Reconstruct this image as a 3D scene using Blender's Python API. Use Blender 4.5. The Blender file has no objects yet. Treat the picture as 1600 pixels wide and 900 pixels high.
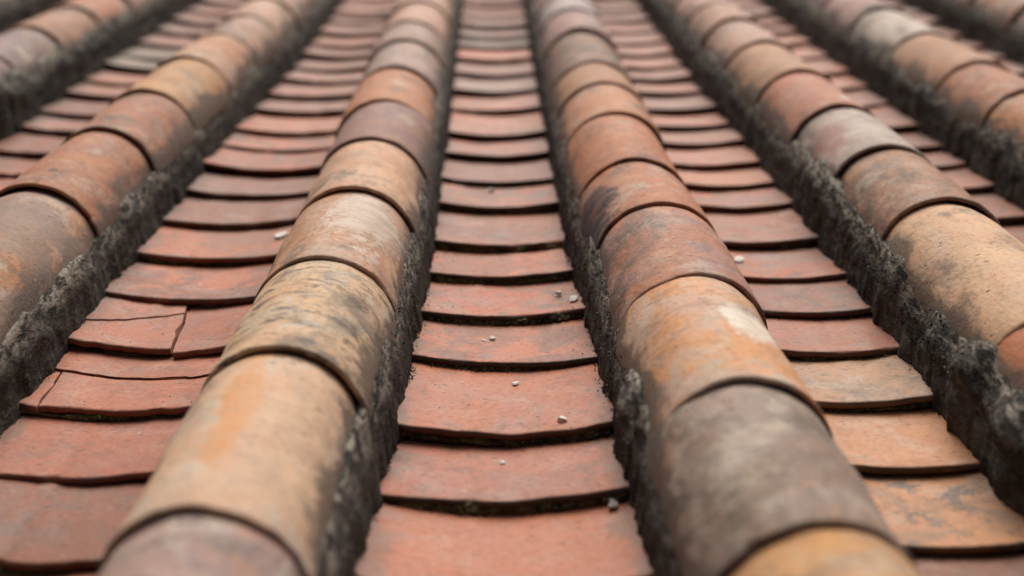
import bpy, bmesh, math, random
import numpy as np
from mathutils import Vector, Matrix

random.seed(7)
rng = np.random.default_rng(11)
SC = bpy.context.scene
COL = SC.collection
rad = math.radians

# ------------------------------------------------------------------ frame
# Roof frame: X across the rows, Y up the slope, Z out of the roof plane.
# The frame is pitched about X so that the roof really slopes.
PITCH = rad(20.0)
ROOF = Matrix.Translation((0, 0, 3.2)) @ Matrix.Rotation(PITCH, 4, 'X')

# ------------------------------------------------------------------ camera
cam_d = bpy.data.cameras.new('camera')
cam = bpy.data.objects.new('camera', cam_d)
COL.objects.link(cam)
SC.camera = cam
DIP, YAW, CAM_H = rad(21.306), rad(0.934), 0.66
fw = Vector((math.sin(YAW) * math.cos(DIP), math.cos(YAW) * math.cos(DIP), -math.sin(DIP)))
rt = Vector((math.cos(YAW), -math.sin(YAW), 0))
up = rt.cross(fw)
cm = Matrix((rt, up, -fw)).transposed().to_4x4()
cm.translation = (0, 0, CAM_H)
cam.matrix_world = ROOF @ cm
cam_d.sensor_width = 36.0
cam_d.lens = 45.0
cam_d.clip_start = 0.02
cam_d.clip_end = 500.0
cam_d.dof.use_dof = True
cam_d.dof.focus_distance = 1.56
cam_d.dof.aperture_fstop = 2.05
cam_d.dof.aperture_blades = 9

# ------------------------------------------------------------------ sky and sun
SUN_EL, SUN_AZ = rad(62), rad(10)      # azimuth measured from +Y (up the slope) towards +X
world = bpy.data.worlds.new('World')
SC.world = world
world.use_nodes = True
wn = world.node_tree.nodes
wl = world.node_tree.links
wn.clear()
sky = wn.new('ShaderNodeTexSky')
sky.sky_type = 'NISHITA'
sky.sun_disc = False
sky.sun_elevation = SUN_EL
sky.sun_rotation = SUN_AZ
sky.air_density = 0.35
sky.dust_density = 10.0
sky.ozone_density = 0.0
bgd = wn.new('ShaderNodeBackground')
bgd.inputs['Strength'].default_value = 0.055
wo = wn.new('ShaderNodeOutputWorld')
wl.new(sky.outputs[0], bgd.inputs['Color'])
wl.new(bgd.outputs[0], wo.inputs['Surface'])

sun_d = bpy.data.lights.new('sun', 'SUN')
sun_d.energy = 1.5
sun_d.angle = rad(50)
sun_d.color = (1.0, 0.965, 0.915)
sun = bpy.data.objects.new('sun', sun_d)
COL.objects.link(sun)
sd = Vector((math.sin(SUN_AZ) * math.cos(SUN_EL), math.cos(SUN_AZ) * math.cos(SUN_EL), math.sin(SUN_EL)))
sun.rotation_euler = sd.to_track_quat('Z', 'Y').to_euler()
sun.location = (0, 0, 12)

vs = SC.view_settings
vs.view_transform = 'Standard'
vs.look = 'None'
vs.exposure = 0.74
vs.gamma = 1.0
vs.use_curve_mapping = False
SC.cycles.max_bounces = 5
SC.cycles.diffuse_bounces = 3
SC.cycles.glossy_bounces = 2


# ------------------------------------------------------------------ noise
_P = rng.permutation(256)
_P = np.concatenate([_P, _P, _P])
_G = rng.normal(size=(256, 3))
_G /= np.linalg.norm(_G, axis=1)[:, None]


def perlin(p):
    p = np.asarray(p, float)
    i = np.floor(p).astype(int)
    f = p - i
    i &= 255
    u = f * f * f * (f * (f * 6 - 15) + 10)
    out = 0.0
    for dx in (0, 1):
        for dy in (0, 1):
            for dz in (0, 1):
                h = _P[_P[_P[i[..., 0] + dx] + i[..., 1] + dy] + i[..., 2] + dz]
                g = _G[h]
                d = (g * (f - np.array([dx, dy, dz]))).sum(-1)
                w = (u[..., 0] if dx else 1 - u[..., 0]) * (u[..., 1] if dy else 1 - u[..., 1]) * (u[..., 2] if dz else 1 - u[..., 2])
                out = out + w * d
    return out


def fbm(p, octs=4, gain=0.5):
    s, a = 0.0, 1.0
    p = np.asarray(p, float)
    for o in range(octs):
        s = s + a * perlin(p * (2 ** o) + 17.3 * o)
        a *= gain
    return s


# ------------------------------------------------------------------ materials
def lin(c):
    def f(v):
        v /= 255.0
        return v / 12.92 if v <= 0.04045 else ((v + 0.055) / 1.055) ** 2.4
    return tuple(f(v) for v in c)


class NT:
    def __init__(self, name):
        self.m = bpy.data.materials.new(name)
        self.m.use_nodes = True
        self.t = self.m.node_tree
        self.t.nodes.clear()
        self.out = self.n('ShaderNodeOutputMaterial')
        self.b = self.n('ShaderNodeBsdfPrincipled')
        self.l(self.b.outputs[0], self.out.inputs['Surface'])

    def n(self, t, **kw):
        x = self.t.nodes.new(t)
        for k, v in kw.items():
            setattr(x, k, v)
        return x

    def l(self, a, b):
        self.t.links.new(a, b)

    def val(self, sock, v):
        if isinstance(v, (int, float)):
            sock.default_value = v
        elif isinstance(v, (tuple, list)):
            sock.default_value = (*v, 1.0) if len(v) == 3 and len(sock.default_value) == 4 else v
        else:
            self.l(v, sock)

    def math(self, op, a, b=0.0, c=0.0, clamp=False):
        x = self.n('ShaderNodeMath', operation=op)
        x.use_clamp = clamp
        for i, v in enumerate((a, b, c)):
            self.val(x.inputs[i], v)
        return x.outputs[0]

    def vmath(self, op, a, b=None, scale=None):
        x = self.n('ShaderNodeVectorMath', operation=op)
        self.val(x.inputs[0], a)
        if b is not None:
            self.val(x.inputs[1], b)
        if scale is not None:
            self.val(x.inputs['Scale'], scale)
        return x.outputs['Value'] if op in ('LENGTH', 'DISTANCE') else x.outputs[0]

    def noise(self, vec, scale, detail=4.0, rough=0.55, dist=0.0):
        x = self.n('ShaderNodeTexNoise')
        self.l(vec, x.inputs['Vector'])
        x.inputs['Scale'].default_value = scale
        x.inputs['Detail'].default_value = detail
        x.inputs['Roughness'].default_value = rough
        x.inputs['Distortion'].default_value = dist
        return x.outputs['Fac']

    def step(self, v, lo, hi, a=0.0, b=1.0):
        x = self.n('ShaderNodeMapRange', interpolation_type='SMOOTHSTEP')
        self.val(x.inputs['Value'], v)
        for s, w in (('From Min', lo), ('From Max', hi), ('To Min', a), ('To Max', b)):
            self.val(x.inputs[s], w)
        return x.outputs[0]

    def mix(self, f, a, b, mode='MIX'):
        x = self.n('ShaderNodeMix', data_type='RGBA', blend_type=mode)
        self.val(x.inputs['Factor'], f)
        self.val(x.inputs['A'], a)
        self.val(x.inputs['B'], b)
        return x.outputs['Result']

    def prop(self, name):
        x = self.n('ShaderNodeAttribute', attribute_type='OBJECT')
        x.attribute_name = name
        return x

    def bump(self, h, strength, dist, normal=None):
        x = self.n('ShaderNodeBump')
        x.inputs['Strength'].default_value = strength
        x.inputs['Distance'].default_value = dist
        self.l(h, x.inputs['Height'])
        if normal is not None:
            self.l(normal, x.inputs['Normal'])
        return x.outputs[0]


def clay_material(name, cover):
    """Fired clay. Colour of each tile: obj.color and obj['second']; obj['stain'] soot and lichen,
    obj['pale'] lime bloom; obj['spot'] / obj['spot_size'] / obj['spot_color'] one big stain."""
    t = NT(name)
    tc = t.n('ShaderNodeTexCoord').outputs['Object']
    oi = t.n('ShaderNodeObjectInfo')
    cx = t.n('ShaderNodeCombineXYZ')
    for i, k in enumerate((31.0, 57.0, 83.0)):
        t.l(t.math('MULTIPLY', oi.outputs['Random'], k), cx.inputs[i])
    v = t.vmath('ADD', tc, cx.outputs[0])
    # stretched along the tile, as the clay was wiped by hand
    vw = t.vmath('MULTIPLY', v, (0.8, 1.0, 1.0) if not cover else (1.0, 0.55, 1.0))
    base = oi.outputs['Color']
    second = t.prop('second').outputs['Color']
    n_big = t.noise(v, 11.0, 3.0, 0.6, 0.6)
    n_mid = t.noise(vw, 34.0, 4.0, 0.66, 0.3)
    n_fine = t.noise(v, 170.0, 3.0, 0.6)
    n_grit = t.noise(v, 620.0, 2.0, 0.5)
    c = t.mix(t.step(t.math('ADD', n_big, t.math('MULTIPLY', t.math('SUBTRACT', n_mid, 0.5), 0.5)), 0.42, 0.62), base, second)
    # cloudy value variation
    c = t.mix(t.step(n_mid, 0.3, 0.72, 0.55, 0.0), c, t.mix(1.0, c, (0.62, 0.58, 0.56), 'MULTIPLY'))
    # lime bloom
    pale = t.prop('pale').outputs['Fac']
    n_p = t.noise(vw, 19.0, 4.0, 0.68, 0.5)
    pm = t.math('MULTIPLY', t.step(n_p, 0.50, 0.66), t.math('MULTIPLY', pale, 1.3 if cover else 0.55), clamp=True)
    c = t.mix(pm, c, lin((196, 184, 166)))
    # soot, algae and lichen in ragged patches
    stain = t.prop('stain').outputs['Fac']
    n_s = t.noise(t.vmath('ADD', t.vmath('MULTIPLY', v, (0.7, 1.6, 1.0) if cover else (1.0, 0.9, 1.0)), (5.1, 2.7, 9.3)), 30.0, 5.0, 0.74, 0.3)
    sm = t.math('MULTIPLY', t.step(n_s, 0.50, 0.62), stain, clamp=True)
    c = t.mix(sm, c, lin((92, 82, 72)))
    n_s2 = t.noise(t.vmath('ADD', v, (1.1, 7.7, 3.3)), 8.0, 3.0, 0.68, 0.5)
    sm2 = t.math('MULTIPLY', t.step(n_s2, 0.52, 0.68), t.math('MULTIPLY', stain, 0.75), clamp=True)
    c = t.mix(sm2, c, lin((118, 108, 98)))
    if cover:
        wp = t.n('ShaderNodeNewGeometry').outputs['Position']
        n_w = t.noise(t.vmath('MULTIPLY', wp, (1.0, 0.6, 1.0)), 9.0, 5.0, 0.7, 0.0)
        c = t.mix(t.step(n_w, 0.53, 0.66, 0.0, 0.7), c, t.mix(n_fine, lin((74, 66, 56)), lin((112, 100, 86))))
        n_w2 = t.noise(t.vmath('ADD', wp, (4.0, 9.0, 2.0)), 13.0, 4.0, 0.7, 0.0)
        c = t.mix(t.step(n_w2, 0.53, 0.68, 0.0, 0.34), c, lin((206, 148, 106)))
        c = t.mix(t.step(n_w2, 0.32, 0.47, 0.55, 0.0), c, lin((186, 170, 148)))
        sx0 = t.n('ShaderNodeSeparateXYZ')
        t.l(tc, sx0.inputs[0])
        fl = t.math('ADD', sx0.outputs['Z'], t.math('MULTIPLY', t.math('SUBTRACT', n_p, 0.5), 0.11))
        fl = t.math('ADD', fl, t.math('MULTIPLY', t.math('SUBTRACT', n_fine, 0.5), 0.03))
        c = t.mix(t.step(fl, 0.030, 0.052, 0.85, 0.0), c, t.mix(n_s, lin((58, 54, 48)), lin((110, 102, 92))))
    # fine grit
    c = t.mix(t.step(n_fine, 0.54, 0.68, 0.0, 0.5), c, t.mix(1.0, c, (0.5, 0.46, 0.44), 'MULTIPLY'))
    c = t.mix(t.step(n_fine, 0.28, 0.42, 0.24 if cover else 0.12, 0.0), c, lin((205, 180, 155)))
    # dark pits
    vo = t.n('ShaderNodeTexVoronoi', feature='F1')
    vo.inputs['Scale'].default_value = 75.0
    t.l(t.vmath('MULTIPLY', v, (0.55, 1.3, 1.0)), vo.inputs['Vector'])
    vd = t.math('ADD', vo.outputs['Distance'], t.math('MULTIPLY', t.math('SUBTRACT', n_fine, 0.5), 0.3))
    rnd = t.n('ShaderNodeSeparateColor')
    t.l(vo.outputs['Color'], rnd.inputs[0])
    pit = t.math('MULTIPLY', t.step(vd, 0.06, 0.2, 1.0, 0.0), t.step(rnd.outputs[0], 0.58, 0.66))
    c = t.mix(t.math('MULTIPLY', pit, 0.7), c, lin((70, 55, 46)))
    # pale specks
    spk = t.math('MULTIPLY', t.step(vd, 0.03, 0.12, 1.0, 0.0), t.step(rnd.outputs[1], 0.90, 0.92))
    c = t.mix(spk, c, lin((215, 205, 190)))
    # the tile's own big mark
    sp = t.prop('spot').outputs['Vector']
    ss = t.prop('spot_size').outputs['Vector']
    d = t.vmath('DIVIDE', t.vmath('SUBTRACT', tc, sp), ss)
    dl = t.math('ADD', t.vmath('LENGTH', d), t.math('MULTIPLY', t.math('SUBTRACT', n_p, 0.5), 2.6))
    dl = t.math('ADD', dl, t.math('MULTIPLY', t.math('SUBTRACT', n_fine, 0.5), 0.9))
    k = t.math('MULTIPLY', t.step(dl, 0.55, 1.10, 1.0, 0.0), t.prop('spot_on').outputs['Fac'])
    k = t.math('MULTIPLY', k, t.step(n_s, 0.40, 0.58, 1.0, 0.6))
    c = t.mix(k, c, t.prop('spot_color').outputs['Color'])
    if not cover:
        # mortar smears and silt along the sides of the channel
        sx1 = t.n('ShaderNodeSeparateXYZ')
        t.l(tc, sx1.inputs[0])
        ed = t.math('ADD', t.math('ABSOLUTE', sx1.outputs['X']), t.math('MULTIPLY', t.math('SUBTRACT', n_p, 0.5), 0.12))
        ed = t.math('ADD', ed, t.math('MULTIPLY', t.math('SUBTRACT', n_s, 0.5), 0.06))
        c = t.mix(t.step(ed, 0.102, 0.122, 0.0, 0.5), c, t.mix(n_fine, lin((70, 62, 54)), lin((122, 110, 98))))
        # algae and dirt on the front edge, plus the lip face's shade painted in
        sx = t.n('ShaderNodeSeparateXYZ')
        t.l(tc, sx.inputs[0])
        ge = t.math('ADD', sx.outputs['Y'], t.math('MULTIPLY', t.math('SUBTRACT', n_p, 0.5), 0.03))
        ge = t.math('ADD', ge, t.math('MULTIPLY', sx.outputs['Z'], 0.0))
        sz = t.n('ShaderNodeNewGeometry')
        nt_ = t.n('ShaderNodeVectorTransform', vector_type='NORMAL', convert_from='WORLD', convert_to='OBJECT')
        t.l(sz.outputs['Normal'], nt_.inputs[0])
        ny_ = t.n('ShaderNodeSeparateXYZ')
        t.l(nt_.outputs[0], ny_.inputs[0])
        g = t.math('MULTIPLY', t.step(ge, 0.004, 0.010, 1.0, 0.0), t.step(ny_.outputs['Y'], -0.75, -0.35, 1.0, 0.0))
        g = t.math('MULTIPLY', g, t.prop('grime_shade').outputs['Fac'], clamp=True)
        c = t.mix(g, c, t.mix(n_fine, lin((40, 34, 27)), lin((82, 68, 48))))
    t.l(c, t.b.inputs['Base Color'])
    r = t.math('ADD', t.math('MULTIPLY', n_mid, 0.35), 0.38 if not cover else 0.46)
    r = t.math('ADD', r, t.math('MULTIPLY', n_fine, 0.15))
    t.l(r, t.b.inputs['Roughness'])
    t.b.inputs['Specular IOR Level'].default_value = 0.5 if not cover else 0.35
    h = t.math('ADD', t.math('MULTIPLY', n_mid, 1.0), t.math('MULTIPLY', n_fine, 0.35))
    h = t.math('ADD', h, t.math('MULTIPLY', n_grit, 0.14))
    h = t.math('SUBTRACT', h, t.math('MULTIPLY', pit, 0.5))
    t.l(t.bump(h, 0.6 if cover else 0.4, 0.0035), t.b.inputs['Normal'])
    return t.m


def mortar_material():
    t = NT('weathered_mortar')
    tc = t.n('ShaderNodeTexCoord').outputs['Object']
    tc = t.vmath('MULTIPLY', tc, (1.0, 0.45, 1.0))
    n1 = t.noise(tc, 14.0, 3.0, 0.68, 0.8)
    n2 = t.noise(tc, 95.0, 4.0, 0.7, 0.5)
    n3 = t.noise(tc, 420.0, 3.0, 0.6)
    n4 = t.noise(tc, 33.0, 3.0, 0.65, 0.6)
    at = t.n('ShaderNodeAttribute')
    at.attribute_name = 'crust'
    cr = at.outputs['Fac']
    c = t.mix(t.step(n1, 0.36, 0.66), lin((36, 35, 32)), lin((64, 62, 56)))
    c = t.mix(t.step(n4, 0.5, 0.68, 0.0, 0.8), c, lin((54, 50, 33)))
    c = t.mix(t.step(n2, 0.51, 0.70, 0.0, 0.65), c, lin((108, 103, 93)))
    c = t.mix(t.step(n2, 0.26, 0.44, 0.85, 0.0), c, lin((30, 28, 24)))
    # lichen and bare lime on the crest
    k = t.math('MULTIPLY', cr, t.step(t.math('ADD', n2, t.math('MULTIPLY', n4, 0.5)), 0.67, 0.86), clamp=True)
    c = t.mix(k, c, lin((178, 170, 154)))
    k2 = t.step(n3, 0.66, 0.74, 0.0, 0.5)
    c = t.mix(k2, c, lin((168, 162, 148)))
    t.l(c, t.b.inputs['Base Color'])
    t.b.inputs['Roughness'].default_value = 0.92
    t.b.inputs['Specular IOR Level'].default_value = 0.25
    h = t.math('ADD', t.math('MULTIPLY', n4, 1.2), t.math('MULTIPLY', n2, 0.8))
    h = t.math('ADD', h, t.math('MULTIPLY', n3, 0.25))
    t.l(t.bump(h, 0.9, 0.006), t.b.inputs['Normal'])
    return t.m


def simple_material(name, ca, cb, scale, rough=0.9, bump=0.4, dist=0.002):
    t = NT(name)
    tc = t.n('ShaderNodeTexCoord').outputs['Object']
    n = t.noise(tc, scale, 5.0, 0.65, 0.4)
    c = t.mix(t.step(n, 0.36, 0.64), ca, cb)
    t.l(c, t.b.inputs['Base Color'])
    t.b.inputs['Roughness'].default_value = rough
    t.b.inputs['Specular IOR Level'].default_value = 0.3
    t.l(t.bump(n, bump, dist), t.b.inputs['Normal'])
    return t.m


M_COVER = clay_material('cover_tile_clay', True)
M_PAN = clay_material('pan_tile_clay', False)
M_MORTAR = mortar_material()
M_MOSS = simple_material('moss_and_dirt', lin((44, 39, 28)), lin((104, 97, 58)), 55.0, 0.95, 0.8, 0.003)
M_DECK = simple_material('roof_deck_boards', lin((58, 46, 36)), lin((84, 68, 52)), 12.0)
M_STONE = simple_material('lime_pebble', lin((226, 220, 208)), lin((244, 240, 232)), 160.0, 0.85, 0.6, 0.0015)
M_CRUMB = simple_material('mortar_crumb', lin((130, 126, 118)), lin((196, 192, 182)), 120.0, 0.9, 0.6, 0.002)


def link(name, me, mat, parent=None, smooth=True):
    if mat is not None and not me.materials:
        me.materials.append(mat)
    o = bpy.data.objects.new(name, me)
    COL.objects.link(o)
    if parent is not None:
        o.parent = parent
    return o


def mesh_from(name, v, f, smooth=True):
    me = bpy.data.meshes.new(name)
    me.from_pydata([tuple(map(float, p)) for p in v], [], f)
    if smooth:
        me.polygons.foreach_set('use_smooth', [True] * len(me.polygons))
    me.update()
    return me


def grid_faces(nu, nv, flip=False):
    f = []
    for i in range(nu - 1):
        for j in range(nv - 1):
            a, b, c, d = i * nv + j, i * nv + j + 1, (i + 1) * nv + j + 1, (i + 1) * nv + j
            f.append((a, d, c, b) if flip else (a, b, c, d))
    return f


# ------------------------------------------------------------------ rows measured on the roof (metres)
# lateral position of each ridge of cover tiles: (slope position, x)
ROW_X = {
    'J': [(0, -1.52), (6, -1.46)],
    'K': [(0, -1.10), (3, -1.08), (6, -1.03)],
    'L': [(0, -.645), (1.9, -.638), (2.6, -.628), (3.2, -.60), (6, -.575)],
    'A': [(0, -.245), (.85, -.226), (1.15, -.212), (1.41, -.201), (1.7, -.192), (2.5, -.189), (6, -.195)],
    'B': [(0, .256), (.82, .246), (1.07, .238), (1.35, .230), (1.62, .224), (1.83, .214), (3, .208), (6, .205)],
    'C': [(0, .618), (1.9, .611), (2.5, .606), (3.0, .590), (6, .575)],
    'D': [(0, .985), (6, .995)],
    'E': [(0, 1.43), (6, 1.45)],
}
# slope position of the front rim of every cover tile
ROW_Y = {
    'J': [1.75, 2.05, 2.35, 2.66, 2.96, 3.26, 3.55],
    'K': [1.50, 1.80, 2.11, 2.41, 2.70, 3.00, 3.30],
    'L': [0.72, 1.01, 1.31, 1.71, 2.03, 2.31, 2.62, 2.89, 3.15, 3.42],
    'A': [0.27, 0.56, 0.85, 1.15, 1.41, 1.69, 1.96, 2.23, 2.52, 2.81, 3.05, 3.36],
    'B': [0.28, 0.55, 0.82, 1.07, 1.35, 1.62, 1.83, 2.13, 2.37, 2.57, 2.93, 3.22],
    'C': [0.66, 0.94, 1.235, 1.63, 1.90, 2.17, 2.47, 2.79, 3.07, 3.33],
    'D': [1.40, 1.70, 2.00, 2.29, 2.55, 2.89, 3.24],
    'E': [1.85, 2.15, 2.45, 2.75, 3.05, 3.35],
}
TOP = 5.3
LOW = {'K': 1.0, 'D': .75, 'E': 1.1, 'J': 1.4}
for k, y_ in LOW.items():
    while ROW_Y[k][0] > y_ + .3:
        ROW_Y[k].insert(0, ROW_Y[k][0] - .295)
for k, l in ROW_Y.items():
    r_ = random.Random(sum(map(ord, k)))
    while l[-1] < TOP - .3:
        l.append(l[-1] + .285 + r_.uniform(-.035, .04))
# slope position of the lip of every pan tile, channel by channel
CH_Y = {
    ('J', 'K'): [2.20, 2.35],
    ('K', 'L'): [1.68, 1.84, 1.99, 2.14, 2.29, 2.43, 2.61, 2.75, 2.92, 3.06, 3.22, 3.36, 3.54, 3.73, 3.91, 4.09, 4.28],
    ('L', 'A'): [.55, .70, .86, 1.01, 1.17, 1.32, 1.49, 1.66, 1.83, 1.99, 2.15, 2.30, 2.45, 2.59, 2.77, 2.92, 3.08, 3.23, 3.40, 3.55, 3.73, 3.91, 4.08],
    ('A', 'B'): [.48, .64, .80, .955, 1.11, 1.25, 1.44, 1.59, 1.74, 1.88, 2.07, 2.22, 2.40, 2.55, 2.77, 2.95, 3.14, 3.34, 3.52, 3.67, 3.85, 4.03, 4.22],
    ('B', 'C'): [.57, .72, .87, 1.02, 1.17, 1.32, 1.46, 1.59, 1.73, 1.88, 2.06, 2.19, 2.33, 2.48, 2.63, 2.78, 2.94, 3.09, 3.24, 3.40, 3.57, 3.75, 3.93, 4.12],
    ('C', 'D'): [1.24, 1.39, 1.55, 1.70, 1.85, 2.00, 2.16, 2.31, 2.44, 2.60, 2.80, 2.98, 3.15, 3.35, 3.55, 3.72, 3.88, 4.04, 4.22],
    ('D', 'E'): [2.00, 2.16, 2.32, 2.48, 2.64, 2.80, 2.96, 3.12, 3.30],
}
CH_SKIP = {}
for k, y_ in {('C', 'D'): .75, ('D', 'E'): 1.1, ('K', 'L'): .95, ('J', 'K'): 1.4}.items():
    n_ = 0
    while CH_Y[k][0] > y_ + .16:
        CH_Y[k].insert(0, CH_Y[k][0] - .155)
        n_ += 1
    CH_SKIP[k] = n_
for k, l in CH_Y.items():
    r_ = random.Random(sum(map(ord, k[0] + k[1])))
    while l[-1] < TOP - .15:
        l.append(l[-1] + .175 + r_.uniform(-.02, .025))


def row_x(k, y):
    a = ROW_X[k]
    return float(np.interp(y, [p[0] for p in a], [p[1] for p in a]))


def ch_x(k, y):
    return .5 * (row_x(k[0], y) + row_x(k[1], y))


# ------------------------------------------------------------------ roof deck: the root of the roof
DECK_Z = -.085
bm = bmesh.new()
x0, x1, y0, y1 = -1.68, 1.62, .18, TOP + .25
bmesh.ops.create_cube(bm, size=1.0, matrix=Matrix.Translation(((x0 + x1) / 2, (y0 + y1) / 2, DECK_Z - .02)) @ Matrix.Diagonal((x1 - x0, y1 - y0, .04, 1)))
me = bpy.data.meshes.new('roof')
bm.to_mesh(me)
bm.free()
roof = link('tiled_roof', me, M_DECK)
roof.matrix_world = ROOF
roof['kind'] = 'thing'
roof['category'] = 'roof'
roof['label'] = 'old sloping roof of curved terracotta tiles bedded in dark grey mortar'

# ------------------------------------------------------------------ pan tiles
PAN_W, PAN_L, PAN_T, PAN_K = .150, .245, .0085, .85
PAN_DROP = .0130        # how far the top surface falls from one lip to the next


def pan_mesh(name, seed, chips=0, nx=41):
    r = random.Random(seed)
    xs = np.linspace(-PAN_W, PAN_W, nx)
    prof = [(.0, -PAN_T, 0), (-.0004, -PAN_T * .55, 1), (.0000, -.0018, 1), (.0014, -.0003, 1), (.005, 0, 1), (.03, 0, .6), (.07, 0, .3), (.13, 0, 0), (PAN_L, 0, 0), (PAN_L, -PAN_T, 0), (.004, -PAN_T, 0)]
    prof[0] = (.0012, -PAN_T, 1)
    prof.append(prof[0])
    n = len(prof) - 1
    wob = fbm(np.stack([xs * 16 + seed * 3.1, 0 * xs + .5, 0 * xs + seed * 1.7], -1), 5, .6) * .005
    chip = np.zeros(nx)
    for q in range(chips):
        cx, cw = r.uniform(-.09, .09), r.uniform(.008, .022)
        chip += np.clip(1 - ((xs - cx) / cw) ** 2, 0, None) * r.uniform(.003, .008)
    k = PAN_K * r.uniform(.85, 1.15)
    skew = r.uniform(-.02, .02)
    V = []
    for i, x in enumerate(xs):
        for (y, z, w) in prof[:n]:
            up_ = 1.0 if z > -PAN_T * .5 else .35
            yy = y + w * (wob[i] + chip[i] * up_) + skew * x * (1 if y < .05 else 0)
            zz = z + k * x * x - chip[i] * .25 * (w > 0 and z > -.006)
            V.append((x, yy, zz))
    V = np.array(V)
    V[:, 2] += fbm(np.stack([V[:, 0] * 9, V[:, 1] * 9, np.full(len(V), seed * 2.3)], -1), 2) * .0022
    F = []
    for i in range(nx - 1):
        for j in range(n):
            a, b = i * n + j, i * n + (j + 1) % n
            F.append((a, b, b + n, a + n))
    F.append(tuple(range(n))[::-1])
    F.append(tuple(range((nx - 1) * n, nx * n)))
    me = mesh_from(name, V, F)
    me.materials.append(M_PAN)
    return me


PANS = [pan_mesh('pan_tile_mesh', s, chips=(s % 3)) for s in range(9)]
PAN_COL = [(170, 108, 92), (164, 102, 86), (176, 110, 92), (158, 102, 90), (168, 104, 86), (162, 108, 98)]
PAN_SEC = [(146, 86, 60), (186, 108, 70), (142, 88, 66), (170, 100, 68), (178, 96, 62)]


def set_clay(o, base, second, stain, pale, spot=None):
    o.color = (*lin(base), 1.0)
    o['second'] = list(lin(second))
    o['stain'] = float(stain)
    o['pale'] = float(pale)
    o['grime_shade'] = 0.35
    if spot:
        c, s, col = spot
        o['spot'] = list(map(float, c))
        o['spot_size'] = list(map(float, s))
        o['spot_color'] = list(lin(col))
        o['spot_on'] = 1.0
    else:
        o['spot'] = [9.0, 9.0, 9.0]
        o['spot_size'] = [1.0, 1.0, 1.0]
        o['spot_color'] = [.1, .1, .1]
        o['spot_on'] = 0.0


PAN_TINT = {   # (channel, lip index): base, second, stain, pale, label
    (('B', 'C'), 3): ((196, 138, 98), (150, 118, 104), .8, .5, 'tan and grey stained pan tile'),
    (('B', 'C'), 4): ((204, 146, 112), (190, 132, 100), .15, .5, 'pale orange pan tile with a chipped lip'),
    (('B', 'C'), 5): ((184, 138, 112), (160, 128, 108), .5, .6, 'pale buff pan tile'),
    (('B', 'C'), 11): ((184, 118, 88), (176, 108, 84), .1, .1, None),
    (('A', 'B'), 3): ((186, 112, 86), (178, 108, 86), .05, .2, None),
    (('A', 'B'), 4): ((178, 106, 84), (166, 100, 84), .35, .2, None),
    (('A', 'B'), 5): ((178, 106, 82), (182, 110, 84), .35, .2, None),
    (('A', 'B'), 15): ((140, 108, 100), (158, 108, 96), .7, .4, 'grey stained pan tile'),
    (('A', 'B'), 17): ((196, 110, 78), (186, 112, 90), .05, .2, 'bright orange pan tile'),
    (('A', 'B'), 18): ((150, 124, 116), (140, 118, 114), .5, .6, None),
    (('A', 'B'), 19): ((150, 118, 112), (168, 112, 98), .5, .4, None),
    (('L', 'A'), 4): ((172, 102, 82), (160, 98, 84), .35, .2, None),
    (('K', 'L'), 10): ((140, 122, 112), (128, 110, 100), .5, .5, None),
    (('K', 'L'), 11): ((128, 104, 92), (120, 96, 86), .5, .3, None),
    (('C', 'D'), 14): ((184, 116, 86), (178, 108, 84), .1, .1, None),
    (('C', 'D'), 11): ((182, 112, 84), (176, 106, 80), .1, .1, None),
}
PAN_OBJ = {}


def pan_frame(ch, i):
    """origin, tilt, roll, yaw of a pan tile, in the roof frame"""
    r = random.Random(hash_(ch, i))
    l = CH_Y[ch]
    y = l[i]
    step = (l[i + 1] - y) if i + 1 < len(l) else .17
    tilt = math.atan2(PAN_DROP + r.uniform(-.0025, .003), step)
    w_ = .5 * (row_x(ch[1], y) - row_x(ch[0], y))
    return (ch_x(ch, y) + r.uniform(-.004, .004), y + r.uniform(-.004, .004), r.uniform(-.0015, .0015)), tilt, r.gauss(0, .010), r.gauss(0, .022)


def hash_(ch, i):
    return sum(map(ord, ch[0])) * 131 + sum(map(ord, ch[1])) * 17 + i * 7919


def pan_matrix(ch, i):
    p, tilt, roll, yaw = pan_frame(ch, i)
    return Matrix.Translation(p) @ Matrix.Rotation(yaw, 4, 'Z') @ Matrix.Rotation(roll, 4, 'Y') @ Matrix.Rotation(-tilt, 4, 'X')


def pan_height(ch, x, y):
    """top surface of the channel at (x, y), roof frame"""
    l = CH_Y[ch]
    i = max(j for j in range(len(l)) if l[j] <= y)
    m = pan_matrix(ch, i)
    loc = m.inverted() @ Vector((x, y, 0))
    return (m @ Vector((loc.x, loc.y, PAN_K * loc.x ** 2)))


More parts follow.
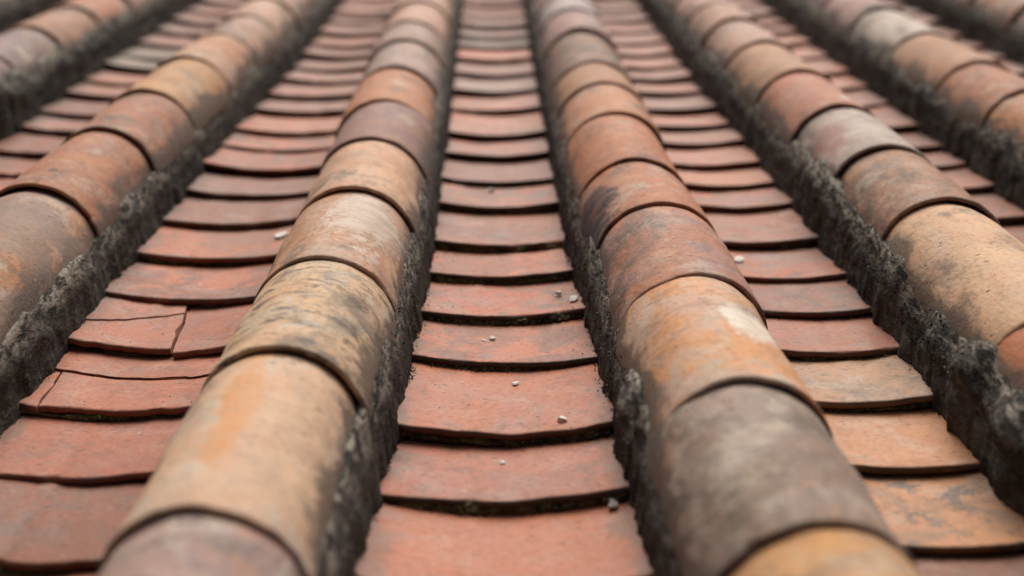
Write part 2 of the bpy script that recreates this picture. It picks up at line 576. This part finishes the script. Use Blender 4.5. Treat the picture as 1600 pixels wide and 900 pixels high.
BROKEN = {(('L', 'A'), 5), (('L', 'A'), 6)}
for ch, ys in CH_Y.items():
    for i, y in enumerate(ys):
        if (ch, i) in BROKEN:
            continue
        r = random.Random(hash_(ch, i) + 5)
        o = link('pan_tile', PANS[r.randrange(9)] if (ch, i) != (('B', 'C'), 4) else PANS[2], None, roof)
        o.matrix_local = pan_matrix(ch, i)
        t_ = PAN_TINT.get((ch, i - CH_SKIP.get(ch, 0)))
        if t_:
            cool = lambda q: (q[0], q[1] * .98, q[2] * .84)
            set_clay(o, cool(t_[0]), cool(t_[1]), *t_[2:4])
            if t_[4]:
                o['label'] = t_[4]
        else:
            b = r.choice(PAN_COL)
            j = r.uniform(.84, 1.06)
            set_clay(o, (b[0] * j * .97, b[1] * j * .92, b[2] * j * .70), r.choice(PAN_SEC), r.choice((.1, .2, .3, .45, .65)), r.choice((.05, .1, .2, .35)))
        o['grime_shade'] = {('A', 'B'): .95, ('B', 'C'): .8, ('L', 'A'): .45}.get(ch, .6) * r.uniform(.75, 1.1)  # strength of the lip's dirt and painted shade, by channel
        PAN_OBJ[(ch, i)] = o


def cut_piece(src, planes):
    """copy of a mesh, cut by vertical planes ((x, y), (nx, ny)): keeps the side the normal points to"""
    b = bmesh.new()
    b.from_mesh(src)
    for (p, n) in planes:
        g = b.verts[:] + b.edges[:] + b.faces[:]
        bmesh.ops.bisect_plane(b, geom=g, plane_co=(p[0], p[1], 0), plane_no=(-n[0], -n[1], 0), clear_outer=True, dist=1e-6)
        bmesh.ops.holes_fill(b, edges=[e for e in b.edges if len(e.link_faces) < 2])
    co = np.array([v.co[:] for v in b.verts])
    for ax, q in ((0, 3.1), (1, 7.7)):
        w = fbm(np.stack([co[:, 0] * 22, co[:, 1] * 22, np.full(len(co), q)], -1), 4, .65) * .0095
        for v, d in zip(b.verts, w):
            v.co[ax] += d
    b.normal_update()
    for e in b.edges:
        if len(e.link_faces) == 2 and e.calc_face_angle(0) > rad(50):
            e.smooth = False
    me = bpy.data.meshes.new('pan_tile_piece')
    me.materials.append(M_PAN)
    b.to_mesh(me)
    b.free()
    return me


def broken_pan(ch, i, mesh, cracks, pieces, base, second, stain, pale, label):
    """cracks: name -> two points in the roof frame; pieces: list of [(crack, side)], dz, shift, tilt"""
    m = pan_matrix(ch, i)
    inv = m.inverted()
    lines = {}
    for k, (p, q) in cracks.items():
        a, b = inv @ Vector((*p, 0)), inv @ Vector((*q, 0))
        d = (b - a).normalized()
        lines[k] = ((a.x, a.y), (-d.y, d.x))
    root = None
    for (sides, dz, shift, roll, jit) in pieces:
        pl = []
        for (k, s) in sides:
            (p, n) = lines[k]
            n = (n[0] * s, n[1] * s)
            pl.append(((p[0] + n[0] * .0007, p[1] + n[1] * .0007), n))
        pm = cut_piece(mesh, pl)
        o = link('pan_tile' if root is None else 'fragment', pm, None, roof if root is None else root)
        mm = Matrix.Translation((shift[0], shift[1], dz)) @ Matrix.Rotation(roll, 4, 'Y')
        if root is None:
            o.matrix_local = m @ mm
            root = o
            o['label'] = label
        else:
            o.matrix_local = mm
        set_clay(o, tuple(q + jit for q in base), second, stain, pale)


LA = ('L', 'A')
broken_pan(LA, 6, PANS[0], {'d': ((-.576, 1.542), (-.420, 1.628)), 'r': ((-.407, 1.489), (-.422, 1.632))},
           [([('d', -1), ('r', 1)], 0, (0, 0), 0, 0), ([('d', 1), ('r', 1)], .0014, (0, .0008), .004, 4), ([('r', -1)], -.0035, (.003, -.008), -.03, -4)],
           (176, 102, 68), (160, 96, 68), .25, .25, 'pan tile cracked into three pieces')
broken_pan(LA, 5, PANS[3], {'b': ((-.60, 1.428), (-.34, 1.408)), 'l': ((-.519, 1.318), (-.525, 1.43))},
           [([('b', -1), ('l', -1)], 0, (0, 0), 0, 0), ([('b', -1), ('l', 1)], -.001, (-.0006, 0), .003, 3), ([('b', 1)], .0024, (0, .0012), 0, 6)],
           (182, 104, 68), (166, 98, 66), .25, .3, 'pan tile with a thin crack and a split front layer')

# ------------------------------------------------------------------ cover tiles
CR, CT, CL, CZ = .0885, .0055, .40, .0635     # outer radius, thickness, length, axis height


def cover_mesh(name, seed, chips=0, nth=61):
    r = random.Random(seed + 100)
    th = np.linspace(-rad(89), rad(89), nth)
    prof = [(.012, -CT), (.0016, -CT), (0, -CT * .6), (.0002, -.002), (.0018, -.0004), (.006, 0), (.03, 0), (.07, 0), (.12, 0), (.18, 0), (.25, 0), (.295, 0), (.32, -.0020), (.35, -.0050), (CL, -.0075), (CL, -.0075 - CT)]
    n = len(prof)
    taper = r.uniform(.004, .010)
    wob = fbm(np.stack([th * 2.2 + seed * 5.1, 0 * th + 2.5, 0 * th + seed * 1.3], -1), 4, .6) * .006
    tilt = r.uniform(-.004, .004)
    chip = np.zeros(nth)
    for q in range(chips):
        c0, w0 = r.uniform(-1.0, 1.0), r.uniform(.07, .22)
        chip += np.clip(1 - ((th - c0) / w0) ** 2, 0, None) * r.uniform(.003, .008)
    ov = r.uniform(-.014, .014)
    V = []
    for i, a in enumerate(th):
        rr = 1 + ov * math.cos(2 * a)
        for j, (y, dr) in enumerate(prof):
            R_ = CR * (1 - taper * y / .3) * rr + dr
            w = 1.0 if y < .02 else (.4 if y < .05 else 0)
            outer = 1.0 if dr > -CT * .5 or y > .2 else .3
            V.append((R_ * math.sin(a), y + w * (wob[i] + chip[i] * outer + tilt * math.sin(a)), R_ * math.cos(a)))
    V = np.array(V)
    nn = fbm(np.stack([V[:, 0] * 11, V[:, 1] * 9, V[:, 2] * 11 + seed * 4.7], -1), 3) * .0046
    nn *= np.where(V[:, 1] > .31, .3, np.where(V[:, 1] < .04, .5, 1.0))
    rad_ = np.hypot(V[:, 0], V[:, 2])
    V[:, 0] += V[:, 0] / rad_ * nn
    V[:, 2] += V[:, 2] / rad_ * nn
    F = []
    for i in range(nth - 1):
        for j in range(n):
            a, b = i * n + j, i * n + (j + 1) % n
            F.append((a, b, b + n, a + n))
    F.append(tuple(range(n))[::-1])
    F.append(tuple(range((nth - 1) * n, nth * n)))
    me = mesh_from(name, V, F)
    me.materials.append(M_COVER)
    return me


COVERS = [cover_mesh('cover_tile_mesh', s, chips=s % 3) for s in range(10)]
COVER_DEF = {
    'L': {0: ((184, 128, 96), (170, 118, 94), .3, .2), 1: ((184, 130, 96), (172, 112, 86), .3, .2),
          2: ((186, 130, 98), (158, 128, 106), .5, .3, 'orange cover tile with a grey stained upper end', ((0, .27, .08), (.2, .1, .2), (134, 116, 102))),
          3: ((164, 108, 90), (174, 118, 92), .2, .1, 'red brown cover tile with one dark lichen dot', ((.008, .075, .086), (.007, .009, .02), (64, 60, 54))),
          4: ((176, 114, 92), (150, 110, 98), .35, .1), 5: ((198, 150, 112), (184, 138, 108), .2, .1), 6: ((186, 132, 108), (196, 158, 122), .1, .3),
          7: ((180, 138, 108), (188, 146, 116), .1, .2), 8: ((198, 160, 126), (188, 146, 116), .1, .2), 9: ((190, 150, 120), (180, 140, 112), .1, .2)},
    'A': {0: ((170, 138, 118), (150, 128, 116), .5, .5), 1: ((168, 138, 120), (152, 130, 118), .5, .6, 'grey pink cover tile'),
          2: ((214, 180, 138), (206, 170, 132), .15, .55, 'smooth tan cover tile with an orange streak', ((-.008, .19, .086), (.020, .15, .05), (212, 152, 98))),
          3: ((214, 182, 134), (202, 168, 122), .95, .6, 'yellow tan cover tile heavily mottled with dark lichen'),
          4: ((190, 146, 112), (184, 136, 110), .2, .35, 'pinkish tan cover tile with a pale lime patch', ((.03, .19, .075), (.055, .12, .08), (204, 190, 174))),
          5: ((200, 154, 114), (208, 168, 126), .3, .2), 6: ((150, 112, 102), (142, 108, 100), .15, .15, 'mauve brown cover tile'),
          7: ((190, 130, 104), (184, 124, 100), .15, .1), 8: ((162, 138, 120), (176, 146, 124), .4, .3), 9: ((156, 128, 106), (166, 138, 116), .3, .2),
          10: ((198, 156, 124), (188, 148, 118), .1, .2), 11: ((194, 154, 122), (188, 142, 114), .1, .2)},
    'B': {0: ((198, 152, 100), (180, 130, 84), .6, .2), 1: ((206, 158, 104), (192, 140, 88), .55, .2, 'yellow tan cover tile blotched with grey'),
          2: ((152, 134, 114), (140, 116, 92), .45, .4, 'dull grey brown cover tile'),
          3: ((206, 164, 128), (208, 150, 114), .3, .4, 'tan and orange cover tile with a white lime splash', ((.033, .155, .08), (.030, .055, .07), (226, 220, 204))),
          4: ((178, 120, 102), (160, 122, 106), .3, .25), 5: ((180, 116, 92), (170, 112, 92), .1, .1, 'red brown cover tile with a black soot patch', ((-.075, .09, .045), (.042, .12, .06), (46, 42, 44))),
          6: ((182, 114, 84), (172, 110, 86), .2, .1), 7: ((188, 130, 104), (180, 124, 100), .1, .2), 8: ((168, 124, 98), (172, 120, 98), .15, .1),
          9: ((126, 90, 80), (136, 100, 88), .2, .1, 'dark brown cover tile'), 10: ((164, 128, 112), (170, 138, 122), .2, .3), 11: ((168, 158, 146), (160, 150, 138), .2, .5, 'pale grey cover tile')},
    'C': {0: ((176, 114, 84), (168, 108, 82), .2, .1), 1: ((180, 116, 84), (172, 106, 80), .2, .1),
          2: ((216, 178, 130), (208, 168, 124), .12, .3, 'clean yellow tan cover tile'), 3: ((150, 112, 100), (164, 122, 104), .4, .2, 'mauve brown weathered cover tile'),
          4: ((184, 172, 152), (172, 154, 134), .2, .6, 'pale grey cover tile', ((-.06, .12, .06), (.035, .09, .05), (160, 118, 104))),
          5: ((180, 118, 102), (172, 114, 100), .1, .1, 'pink red cover tile with a white fleck', ((.02, .05, .085), (.016, .02, .04), (204, 198, 188))),
          6: ((184, 140, 98), (166, 122, 96), .3, .1), 7: ((186, 150, 122), (178, 138, 112), .2, .2), 8: ((188, 148, 122), (164, 124, 106), .2, .2), 9: ((180, 140, 114), (170, 128, 108), .2, .2)},
    'D': {0: ((180, 124, 94), (172, 118, 90), .2, .1), 1: ((180, 124, 94), (172, 118, 90), .2, .1), 2: ((184, 128, 96), (176, 120, 92), .2, .1), 3: ((172, 118, 96), (164, 106, 84), .3, .1),
          4: ((178, 132, 110), (170, 120, 98), .2, .2), 5: ((194, 182, 158), (184, 170, 146), .1, .5, 'cream grey cover tile'), 6: ((172, 138, 120), (160, 128, 112), .2, .2)},
    'K': {2: ((150, 124, 112), (140, 110, 100), .7, .5), 3: ((148, 122, 112), (136, 108, 100), .8, .5), 4: ((150, 128, 116), (132, 110, 104), .8, .6),
          5: ((174, 124, 104), (160, 118, 102), .3, .2), 6: ((186, 122, 96), (178, 116, 94), .1, .1)},
}
GENERIC = [(186, 142, 112), (174, 122, 98), (164, 132, 114), (178, 128, 104), (192, 152, 120), (152, 116, 102)]
ROW_N = {'K': 1.50, 'D': 1.40, 'E': 1.85, 'J': 1.75}
for k, ys in ROW_Y.items():
    for i, y in enumerate(ys):
        r = random.Random(sum(map(ord, k)) * 97 + i * 13)
        o = link('cover_tile', COVERS[r.randrange(10)], None, roof)
        nxt = ys[i + 1] if i + 1 < len(ys) else y + .29
        e = nxt - y
        x, xn = row_x(k, y), row_x(k, nxt)
        tilt = math.atan2(.0046 + r.uniform(-.0008, .0016), e)
        yaw = -math.atan2(xn - x, e) + r.gauss(0, .008)
        s = r.uniform(.992, 1.012)
        o.matrix_local = (Matrix.Translation((x + r.uniform(-.0015, .0015), y, CZ + r.uniform(-.001, .001))) @ Matrix.Rotation(yaw, 4, 'Z')
                          @ Matrix.Rotation(-tilt, 4, 'X') @ Matrix.Diagonal((s, (e + .07) / CL, s, 1)))
        d = COVER_DEF.get(k, {}).get(i - sum(1 for q in ys if q < ROW_N.get(k, 0) - .01))
        if d:
            sp = None
            if len(d) > 5:
                c_, z_, q_ = d[5]
                f_ = (e + .07) / CL
                sp = ((c_[0], c_[1] / f_, c_[2]), (z_[0], z_[1] / f_, z_[2]), q_)
            warm = lambda q: (min(245, q[0] * 1.05), min(235, q[1] * 1.05), min(225, q[2] * (1.12 if q[1] / q[0] > .76 else .92)))
            set_clay(o, warm(d[0]), warm(d[1]), d[2], d[3], sp)
            if len(d) > 4:
                o['label'] = d[4]
        else:
            set_clay(o, r.choice(GENERIC), r.choice(GENERIC), r.uniform(.1, .5), r.uniform(.1, .3))

# ------------------------------------------------------------------ mortar beds
# rough: how far the crest is lumped and ragged on the left / right flank of each ridge
ROUGH = {'J': (1, 1), 'K': (.5, 1.3), 'L': (.35, .75), 'A': (.3, .4), 'B': (.6, .3), 'C': (.9, .3), 'D': (.9, .4), 'E': (.9, .4)}
CREST = {'J': (.09, .09), 'K': (.075, .1), 'L': (.060, .076), 'A': (.055, .083), 'B': (.082, .055), 'C': (.084, .058), 'D': (.092, .06), 'E': (.092, .07)}
LUMPS = {   # row: (side, slope position, half length, out, up) - fat squeezed-out clods
    'B': [(-1, 1.18, .08, .014, .010), (-1, .98, .08, .006, .002)],
    'C': [(-1, 1.25, .07, .026, .024), (-1, 1.12, .07, .026, .008), (-1, 1.36, .05, .012, .006), (-1, 1.55, .05, .010, .010), (-1, 1.95, .10, .012, .014)],
    'L': [(1, 1.58, .10, .006, .006), (1, 1.40, .10, .010, .006), (1, 1.86, .06, .007, .008)],
    'A': [(1, 1.22, .05, .006, .004)],
    'K': [(1, 2.6, .2, .02, .02), (1, 2.2, .12, .02, .015)],
}


OCT = np.array([(1, 0, 0), (-1, 0, 0), (0, 1, 0), (0, -1, 0), (0, 0, 1), (0, 0, -1)], float)
OCF = [(0, 2, 4), (2, 1, 4), (1, 3, 4), (3, 0, 4), (2, 0, 5), (1, 2, 5), (3, 1, 5), (0, 3, 5)]


def mortar_mesh(k):
    ys = [max(.2, ROW_Y[k][0] - .02)]
    while ys[-1] < TOP:
        y = ys[-1]
        ys.append(y + (.0042 if 1.0 < y < 1.9 else .006 if y < 2.6 else .012 if y < 3.4 else .03))
    ys = np.array(ys)
    NW = 20
    u = np.concatenate([np.linspace(0, 1, NW), [1.10, 1.25]])
    ny, nu = len(ys), len(u)
    xr = np.array([row_x(k, y) for y in ys])
    V, crust = [], []
    F = []
    base = 0
    for side in (-1, 1):
        rg = ROUGH[k][0 if side < 0 else 1]
        sd_ = sum(map(ord, k)) * 3.7 + side * 11.3
        one = np.ones(ny)
        n_lo = fbm(np.stack([ys * 5, sd_ * one, one * .3], -1), 3)
        n_cr = fbm(np.stack([ys * 15, sd_ * one, one * 4.3], -1), 5, .55)
        n_bs = fbm(np.stack([ys * 26, sd_ * one, one * 8.9], -1), 4, .65)
        crest = CREST[k][0 if side < 0 else 1] + rg * (.012 * n_lo + .012 * n_cr)
        out = .002 + rg * np.clip(.008 * n_lo, 0, None)
        for (s_, yc, hl, oo, uu) in LUMPS.get(k, []):
            if s_ == side:
                g = np.exp(-((ys - yc) / hl * 1.4) ** 2)
                out = out + oo * g
                crest = crest + uu * g
        crest = np.clip(crest, .05, .138)
        U, Y = np.meshgrid(u, ys)
        CRs, OUT, NB = crest[:, None], out[:, None], n_bs[:, None]
        w_ = np.clip(U, 0, 1)
        # flank from the channel (u=0) up to the crest (u=1), then in over the tile's flank
        zt = -.035 + (CRs + .035) * w_
        tile_w = np.sqrt(np.clip((CR + .001) ** 2 - (zt - CZ) ** 2, .0004, None))
        wall = np.maximum(.105 - .014 * w_ + .010 * NB * (1 - w_), np.where(zt > .03, tile_w * 1.02 + .0012 + .004 * (1 - w_), 0))
        lip = OUT * np.exp(-((w_ - .90) / .22) ** 2) + .35 * OUT * np.exp(-((w_ - .45) / .3) ** 2)
        wall = wall + lip
        tk = np.clip((w_ - .70) / .30, 0, 1)
        tk = tk * tk * (3 - 2 * tk)
        wall = wall + (tile_w - .0035 + .5 * OUT - wall) * tk
        over = np.clip(U - 1, 0, 1)
        crest_tile = np.sqrt(np.clip(CR ** 2 - (CRs - CZ) ** 2, .0004, None))
        wall = np.where(U > 1, crest_tile + (wall - crest_tile) * np.clip(.45 - over * 6, -.2, 1) - over * .09, wall)
        zt = np.where(U > 1, CRs + .0022 * (over < .12) - np.clip(over - .1, 0, 1) * .12, zt)
        X = xr[:, None] + side * wall
        P = np.stack([X, Y, zt], -1)
        am = rg * (.35 + .65 * np.clip(w_ * 1.4, 0, 1)) * (1 - .35 * np.clip((w_ - .82) / .15, 0, 1))
        d1 = fbm(np.stack([P[..., 0] * 30, P[..., 1] * 12, P[..., 2] * 32 + sd_], -1), 3, .55)
        d2 = fbm(np.stack([P[..., 0] * 85, P[..., 1] * 40, P[..., 2] * 85 + sd_], -1), 3, .65)
        disp = am * (.0060 * d1 + .0034 * d2)
        P[..., 0] += side * disp * np.where(U > 1, .25, 1)
        P[..., 2] += .6 * disp * (w_ > .55)
        P[..., 1] += am * .004 * fbm(np.stack([P[..., 0] * 90, P[..., 1] * 90, P[..., 2] * 90 + 40], -1), 2)
        V.append(P.reshape(-1, 3))
        cr_ = np.clip((w_ - .74) / .22, 0, 1) * np.clip(.55 + 1.1 * n_cr[:, None] + .5 * rg * .6, .1, 1)
        cr_ = cr_ * .8
        crust.append(cr_.reshape(-1))
        F += [tuple(base + q for q in f) for f in grid_faces(ny, nu, flip=(side > 0))]
        base += ny * nu
        # loose grains stuck to the face and the crest
        num = int(2600 * rg) if k in 'LABC' and CREST[k][0 if side < 0 else 1] > .08 else 0
        gy = rng.integers(0, ny, num)
        gy = gy[(ys[gy] > .85) & (ys[gy] < 2.1)]
        gu = np.clip((rng.beta(4, 1.3, len(gy)) * NW).astype(int), 6, NW)
        gp = P[gy, gu] + rng.normal(0, .0008, (len(gy), 3))
        gs = rng.uniform(.0006, .0022, len(gy))
        gv = gp[:, None, :] + OCT[None] * gs[:, None, None] * rng.uniform(.55, 1.3, (len(gy), 6, 1)) + rng.normal(0, .0003, (len(gy), 6, 3))
        V.append(gv.reshape(-1, 3))
        crust.append(np.repeat(rng.uniform(0, 1, len(gy)) ** 1.5, 6))
        F += [tuple(base + 6 * q + i for i in f) for q in range(len(gy)) for f in OCF]
        base += 6 * len(gy)
    me = mesh_from('mortar_bed', np.concatenate(V), F)
    a = me.attributes.new('crust', 'FLOAT', 'POINT')
    a.data.foreach_set('value', np.concatenate(crust).astype(np.float32))
    return me


for k in ROW_Y:
    link('mortar_bed', mortar_mesh(k), M_MORTAR, roof)

# ------------------------------------------------------------------ moss and dirt along the lips and the foot of the mortar

def moss_mesh():
    V, F = [], []

    def grain(p, s):
        b = len(V)
        q = OCT * s * rng.uniform(.6, 1.3, (6, 1))
        ax = Matrix.Rotation(random.uniform(0, 6.28), 3, Vector(rng.normal(size=3)).normalized())
        for w in q:
            V.append(tuple(Vector(p) + ax @ Vector(w)))
        for f in OCF:
            F.append(tuple(b + i for i in f))

    for ch, ys in CH_Y.items():
        for i, y in enumerate(ys):
            if not .85 < y < 2.3 or i == 0:
                continue
            m = pan_matrix(ch, i)
            dens = {('A', 'B'): 1.0, ('L', 'A'): .5, ('B', 'C'): .35}.get(ch, .2)
            hw = .5 * (row_x(ch[1], y) - row_x(ch[0], y)) - .102
            # dirt bead under the lip
            n = 90
            xs = np.linspace(-hw, hw, n)
            amt = np.clip(fbm(np.stack([xs * 14 + i * 3.3, 0 * xs, 0 * xs + y * 7], -1), 3, .6) * 1.4 + dens - .25, 0, 1.2)
            b = len(V)
            for a in range(n):
                zb = PAN_K * xs[a] ** 2 - PAN_T - .0042
                rr = .0014 + .0050 * amt[a]
                for t in range(5):
                    an = -.3 + t / 4 * 2.2
                    jj = 1 + .35 * random.uniform(-1, 1)
                    V.append(tuple(m @ Vector((xs[a], .004 - rr * math.cos(an) * jj, zb + rr * 1.05 * math.sin(an) * jj))))
            for a in range(n - 1):
                for t in range(4):
                    F.append((b + a * 5 + t, b + (a + 1) * 5 + t, b + (a + 1) * 5 + t + 1, b + a * 5 + t + 1))
            for g in range(int(220 * dens)):
                a = random.randrange(n)
                if random.random() > amt[a]:
                    continue
                x = xs[a] + random.uniform(-.001, .001)
                grain(m @ Vector((x, random.gauss(-.002, .0025), PAN_K * x * x - PAN_T - .0042 + random.uniform(0, .0055))), random.uniform(.0006, .0017))
        # loose silt on the tiles
        for g in range({('A', 'B'): 160, ('L', 'A'): 90, ('B', 'C'): 90}.get(ch, 0)):
            y = random.uniform(1.0, 2.1)
            hw = .5 * (row_x(ch[1], y) - row_x(ch[0], y)) - .10
            x = ch_x(ch, y) + hw * (1 - abs(random.gauss(0, .35))) * random.choice((-1, 1))
            p = pan_height(ch, x, y)
            grain((p.x, p.y, p.z + .0003), random.uniform(.0004, .0011))
        # moss along the foot of both walls
        for side in (-1, 1):
            row = ch[0] if side < 0 else ch[1]
            num = {('A', 'B'): 1500, ('L', 'A'): 600, ('B', 'C'): 600}.get(ch, 150)
            for g in range(num):
                y = random.uniform(max(.9, ys[0] + .02), 2.2)
                w = perlin(np.array([[y * 11, 3.3 + side, sum(map(ord, row)) * .37]]))[0]
                if w < random.uniform(-.25, .5):
                    continue
                x = row_x(row, y) - side * (.097 + abs(random.gauss(0, .004)) + .006 * max(w, 0))
                p = pan_height(ch, x, y)
                grain((p.x, p.y, p.z + random.uniform(0, .006)), random.uniform(.0006, .0016))
    return mesh_from('moss', V, F, smooth=False)


moss = link('moss', moss_mesh(), M_MOSS, roof)
moss['kind'] = 'stuff'
moss['label'] = 'dark green brown moss and dirt under tile lips and along mortar'


# ------------------------------------------------------------------ pebbles lying in the channels
def pebble(ch, x, y, size, mat, label, seed):
    r = np.random.default_rng(seed)
    b = bmesh.new()
    bmesh.ops.create_icosphere(b, subdivisions=3, radius=1.0)
    pts = r.normal(size=(16, 3))
    pts /= np.linalg.norm(pts, axis=1)[:, None]
    cut = r.uniform(.45, .9, 16)
    for v in b.verts:
        p = np.array(v.co)
        # planar facets: clip the ball by random planes, so that the stone looks broken
        s = min([1.0] + [c_ / max(1e-3, float(p @ q)) for q, c_ in zip(pts, cut) if p @ q > 0])
        p = p * s * (1 + .05 * float(perlin(p[None] * 3 + seed)[0]))
        v.co = (p[0] * size[0] * 1.25, p[1] * size[1] * 1.25, p[2] * size[2] * .8)
    me = bpy.data.meshes.new('pebble')
    b.to_mesh(me)
    b.free()
    me.polygons.foreach_set('use_smooth', [False] * len(me.polygons))
    p = pan_height(ch, x, y)
    lo = min(v.co.z for v in me.vertices)
    o = link('pebble', me, mat)
    o.matrix_world = ROOF @ Matrix.Translation((p.x, p.y, p.z - lo - .0003)) @ Matrix.Rotation(random.uniform(0, 6), 4, 'Z')
    o['label'] = label
    o['category'] = 'pebble'
    o['group'] = 'pebbles lying in the pan tile channels'


AB, BC = ('A', 'B'), ('B', 'C')
pebble(AB, .077, 1.272, (.0062, .0055, .0045), M_STONE, 'largest white angular pebble, near the lip of a pan tile in the middle channel', 1)
pebble(AB, .027, 1.392, (.0056, .0045, .0038), M_STONE, 'greyish white pebble alone near the top of its pan tile, mid channel', 2)
pebble(AB, -.001, 1.527, (.0050, .0046, .0042), M_STONE, 'round white pebble two tiles above the largest one, with a tiny one beside it', 3)
pebble(AB, -.012, 1.520, (.0030, .0026, .0020), M_STONE, 'tiny flat pebble touching a round white pebble in the middle channel', 4)
pebble(AB, .008, 1.203, (.0036, .0032, .0024), M_STONE, 'small brownish white pebble on the pan tile below the largest pebble', 5)
pebble(AB, .091, 1.672, (.0058, .0052, .0046), M_STONE, 'white pebble upslope of an elongated pebble beside the mortar wall', 6)
pebble(AB, .111, 1.632, (.0088, .0062, .0046), M_STONE, 'elongated pale pebble close against the mortar wall of the middle channel', 7)
pebble(AB, -.001, 2.186, (.0072, .0065, .0055), M_STONE, 'blurred pebble farthest up the middle channel', 8)
pebble(BC, .374, 1.815, (.0100, .0080, .0055), M_STONE, 'white pebble beside the pink cover tile, in the channel right of it', 9)
pebble(('L', 'A'), -.335, 1.935, (.0135, .0090, .0045), M_STONE, 'flat white pebble beside the pinkish tan cover tile', 10)
pebble(AB, .118, 1.098, (.0080, .0070, .0060), M_CRUMB, 'grey mortar crumb at the end of the lowest full lip, by the wall', 11)
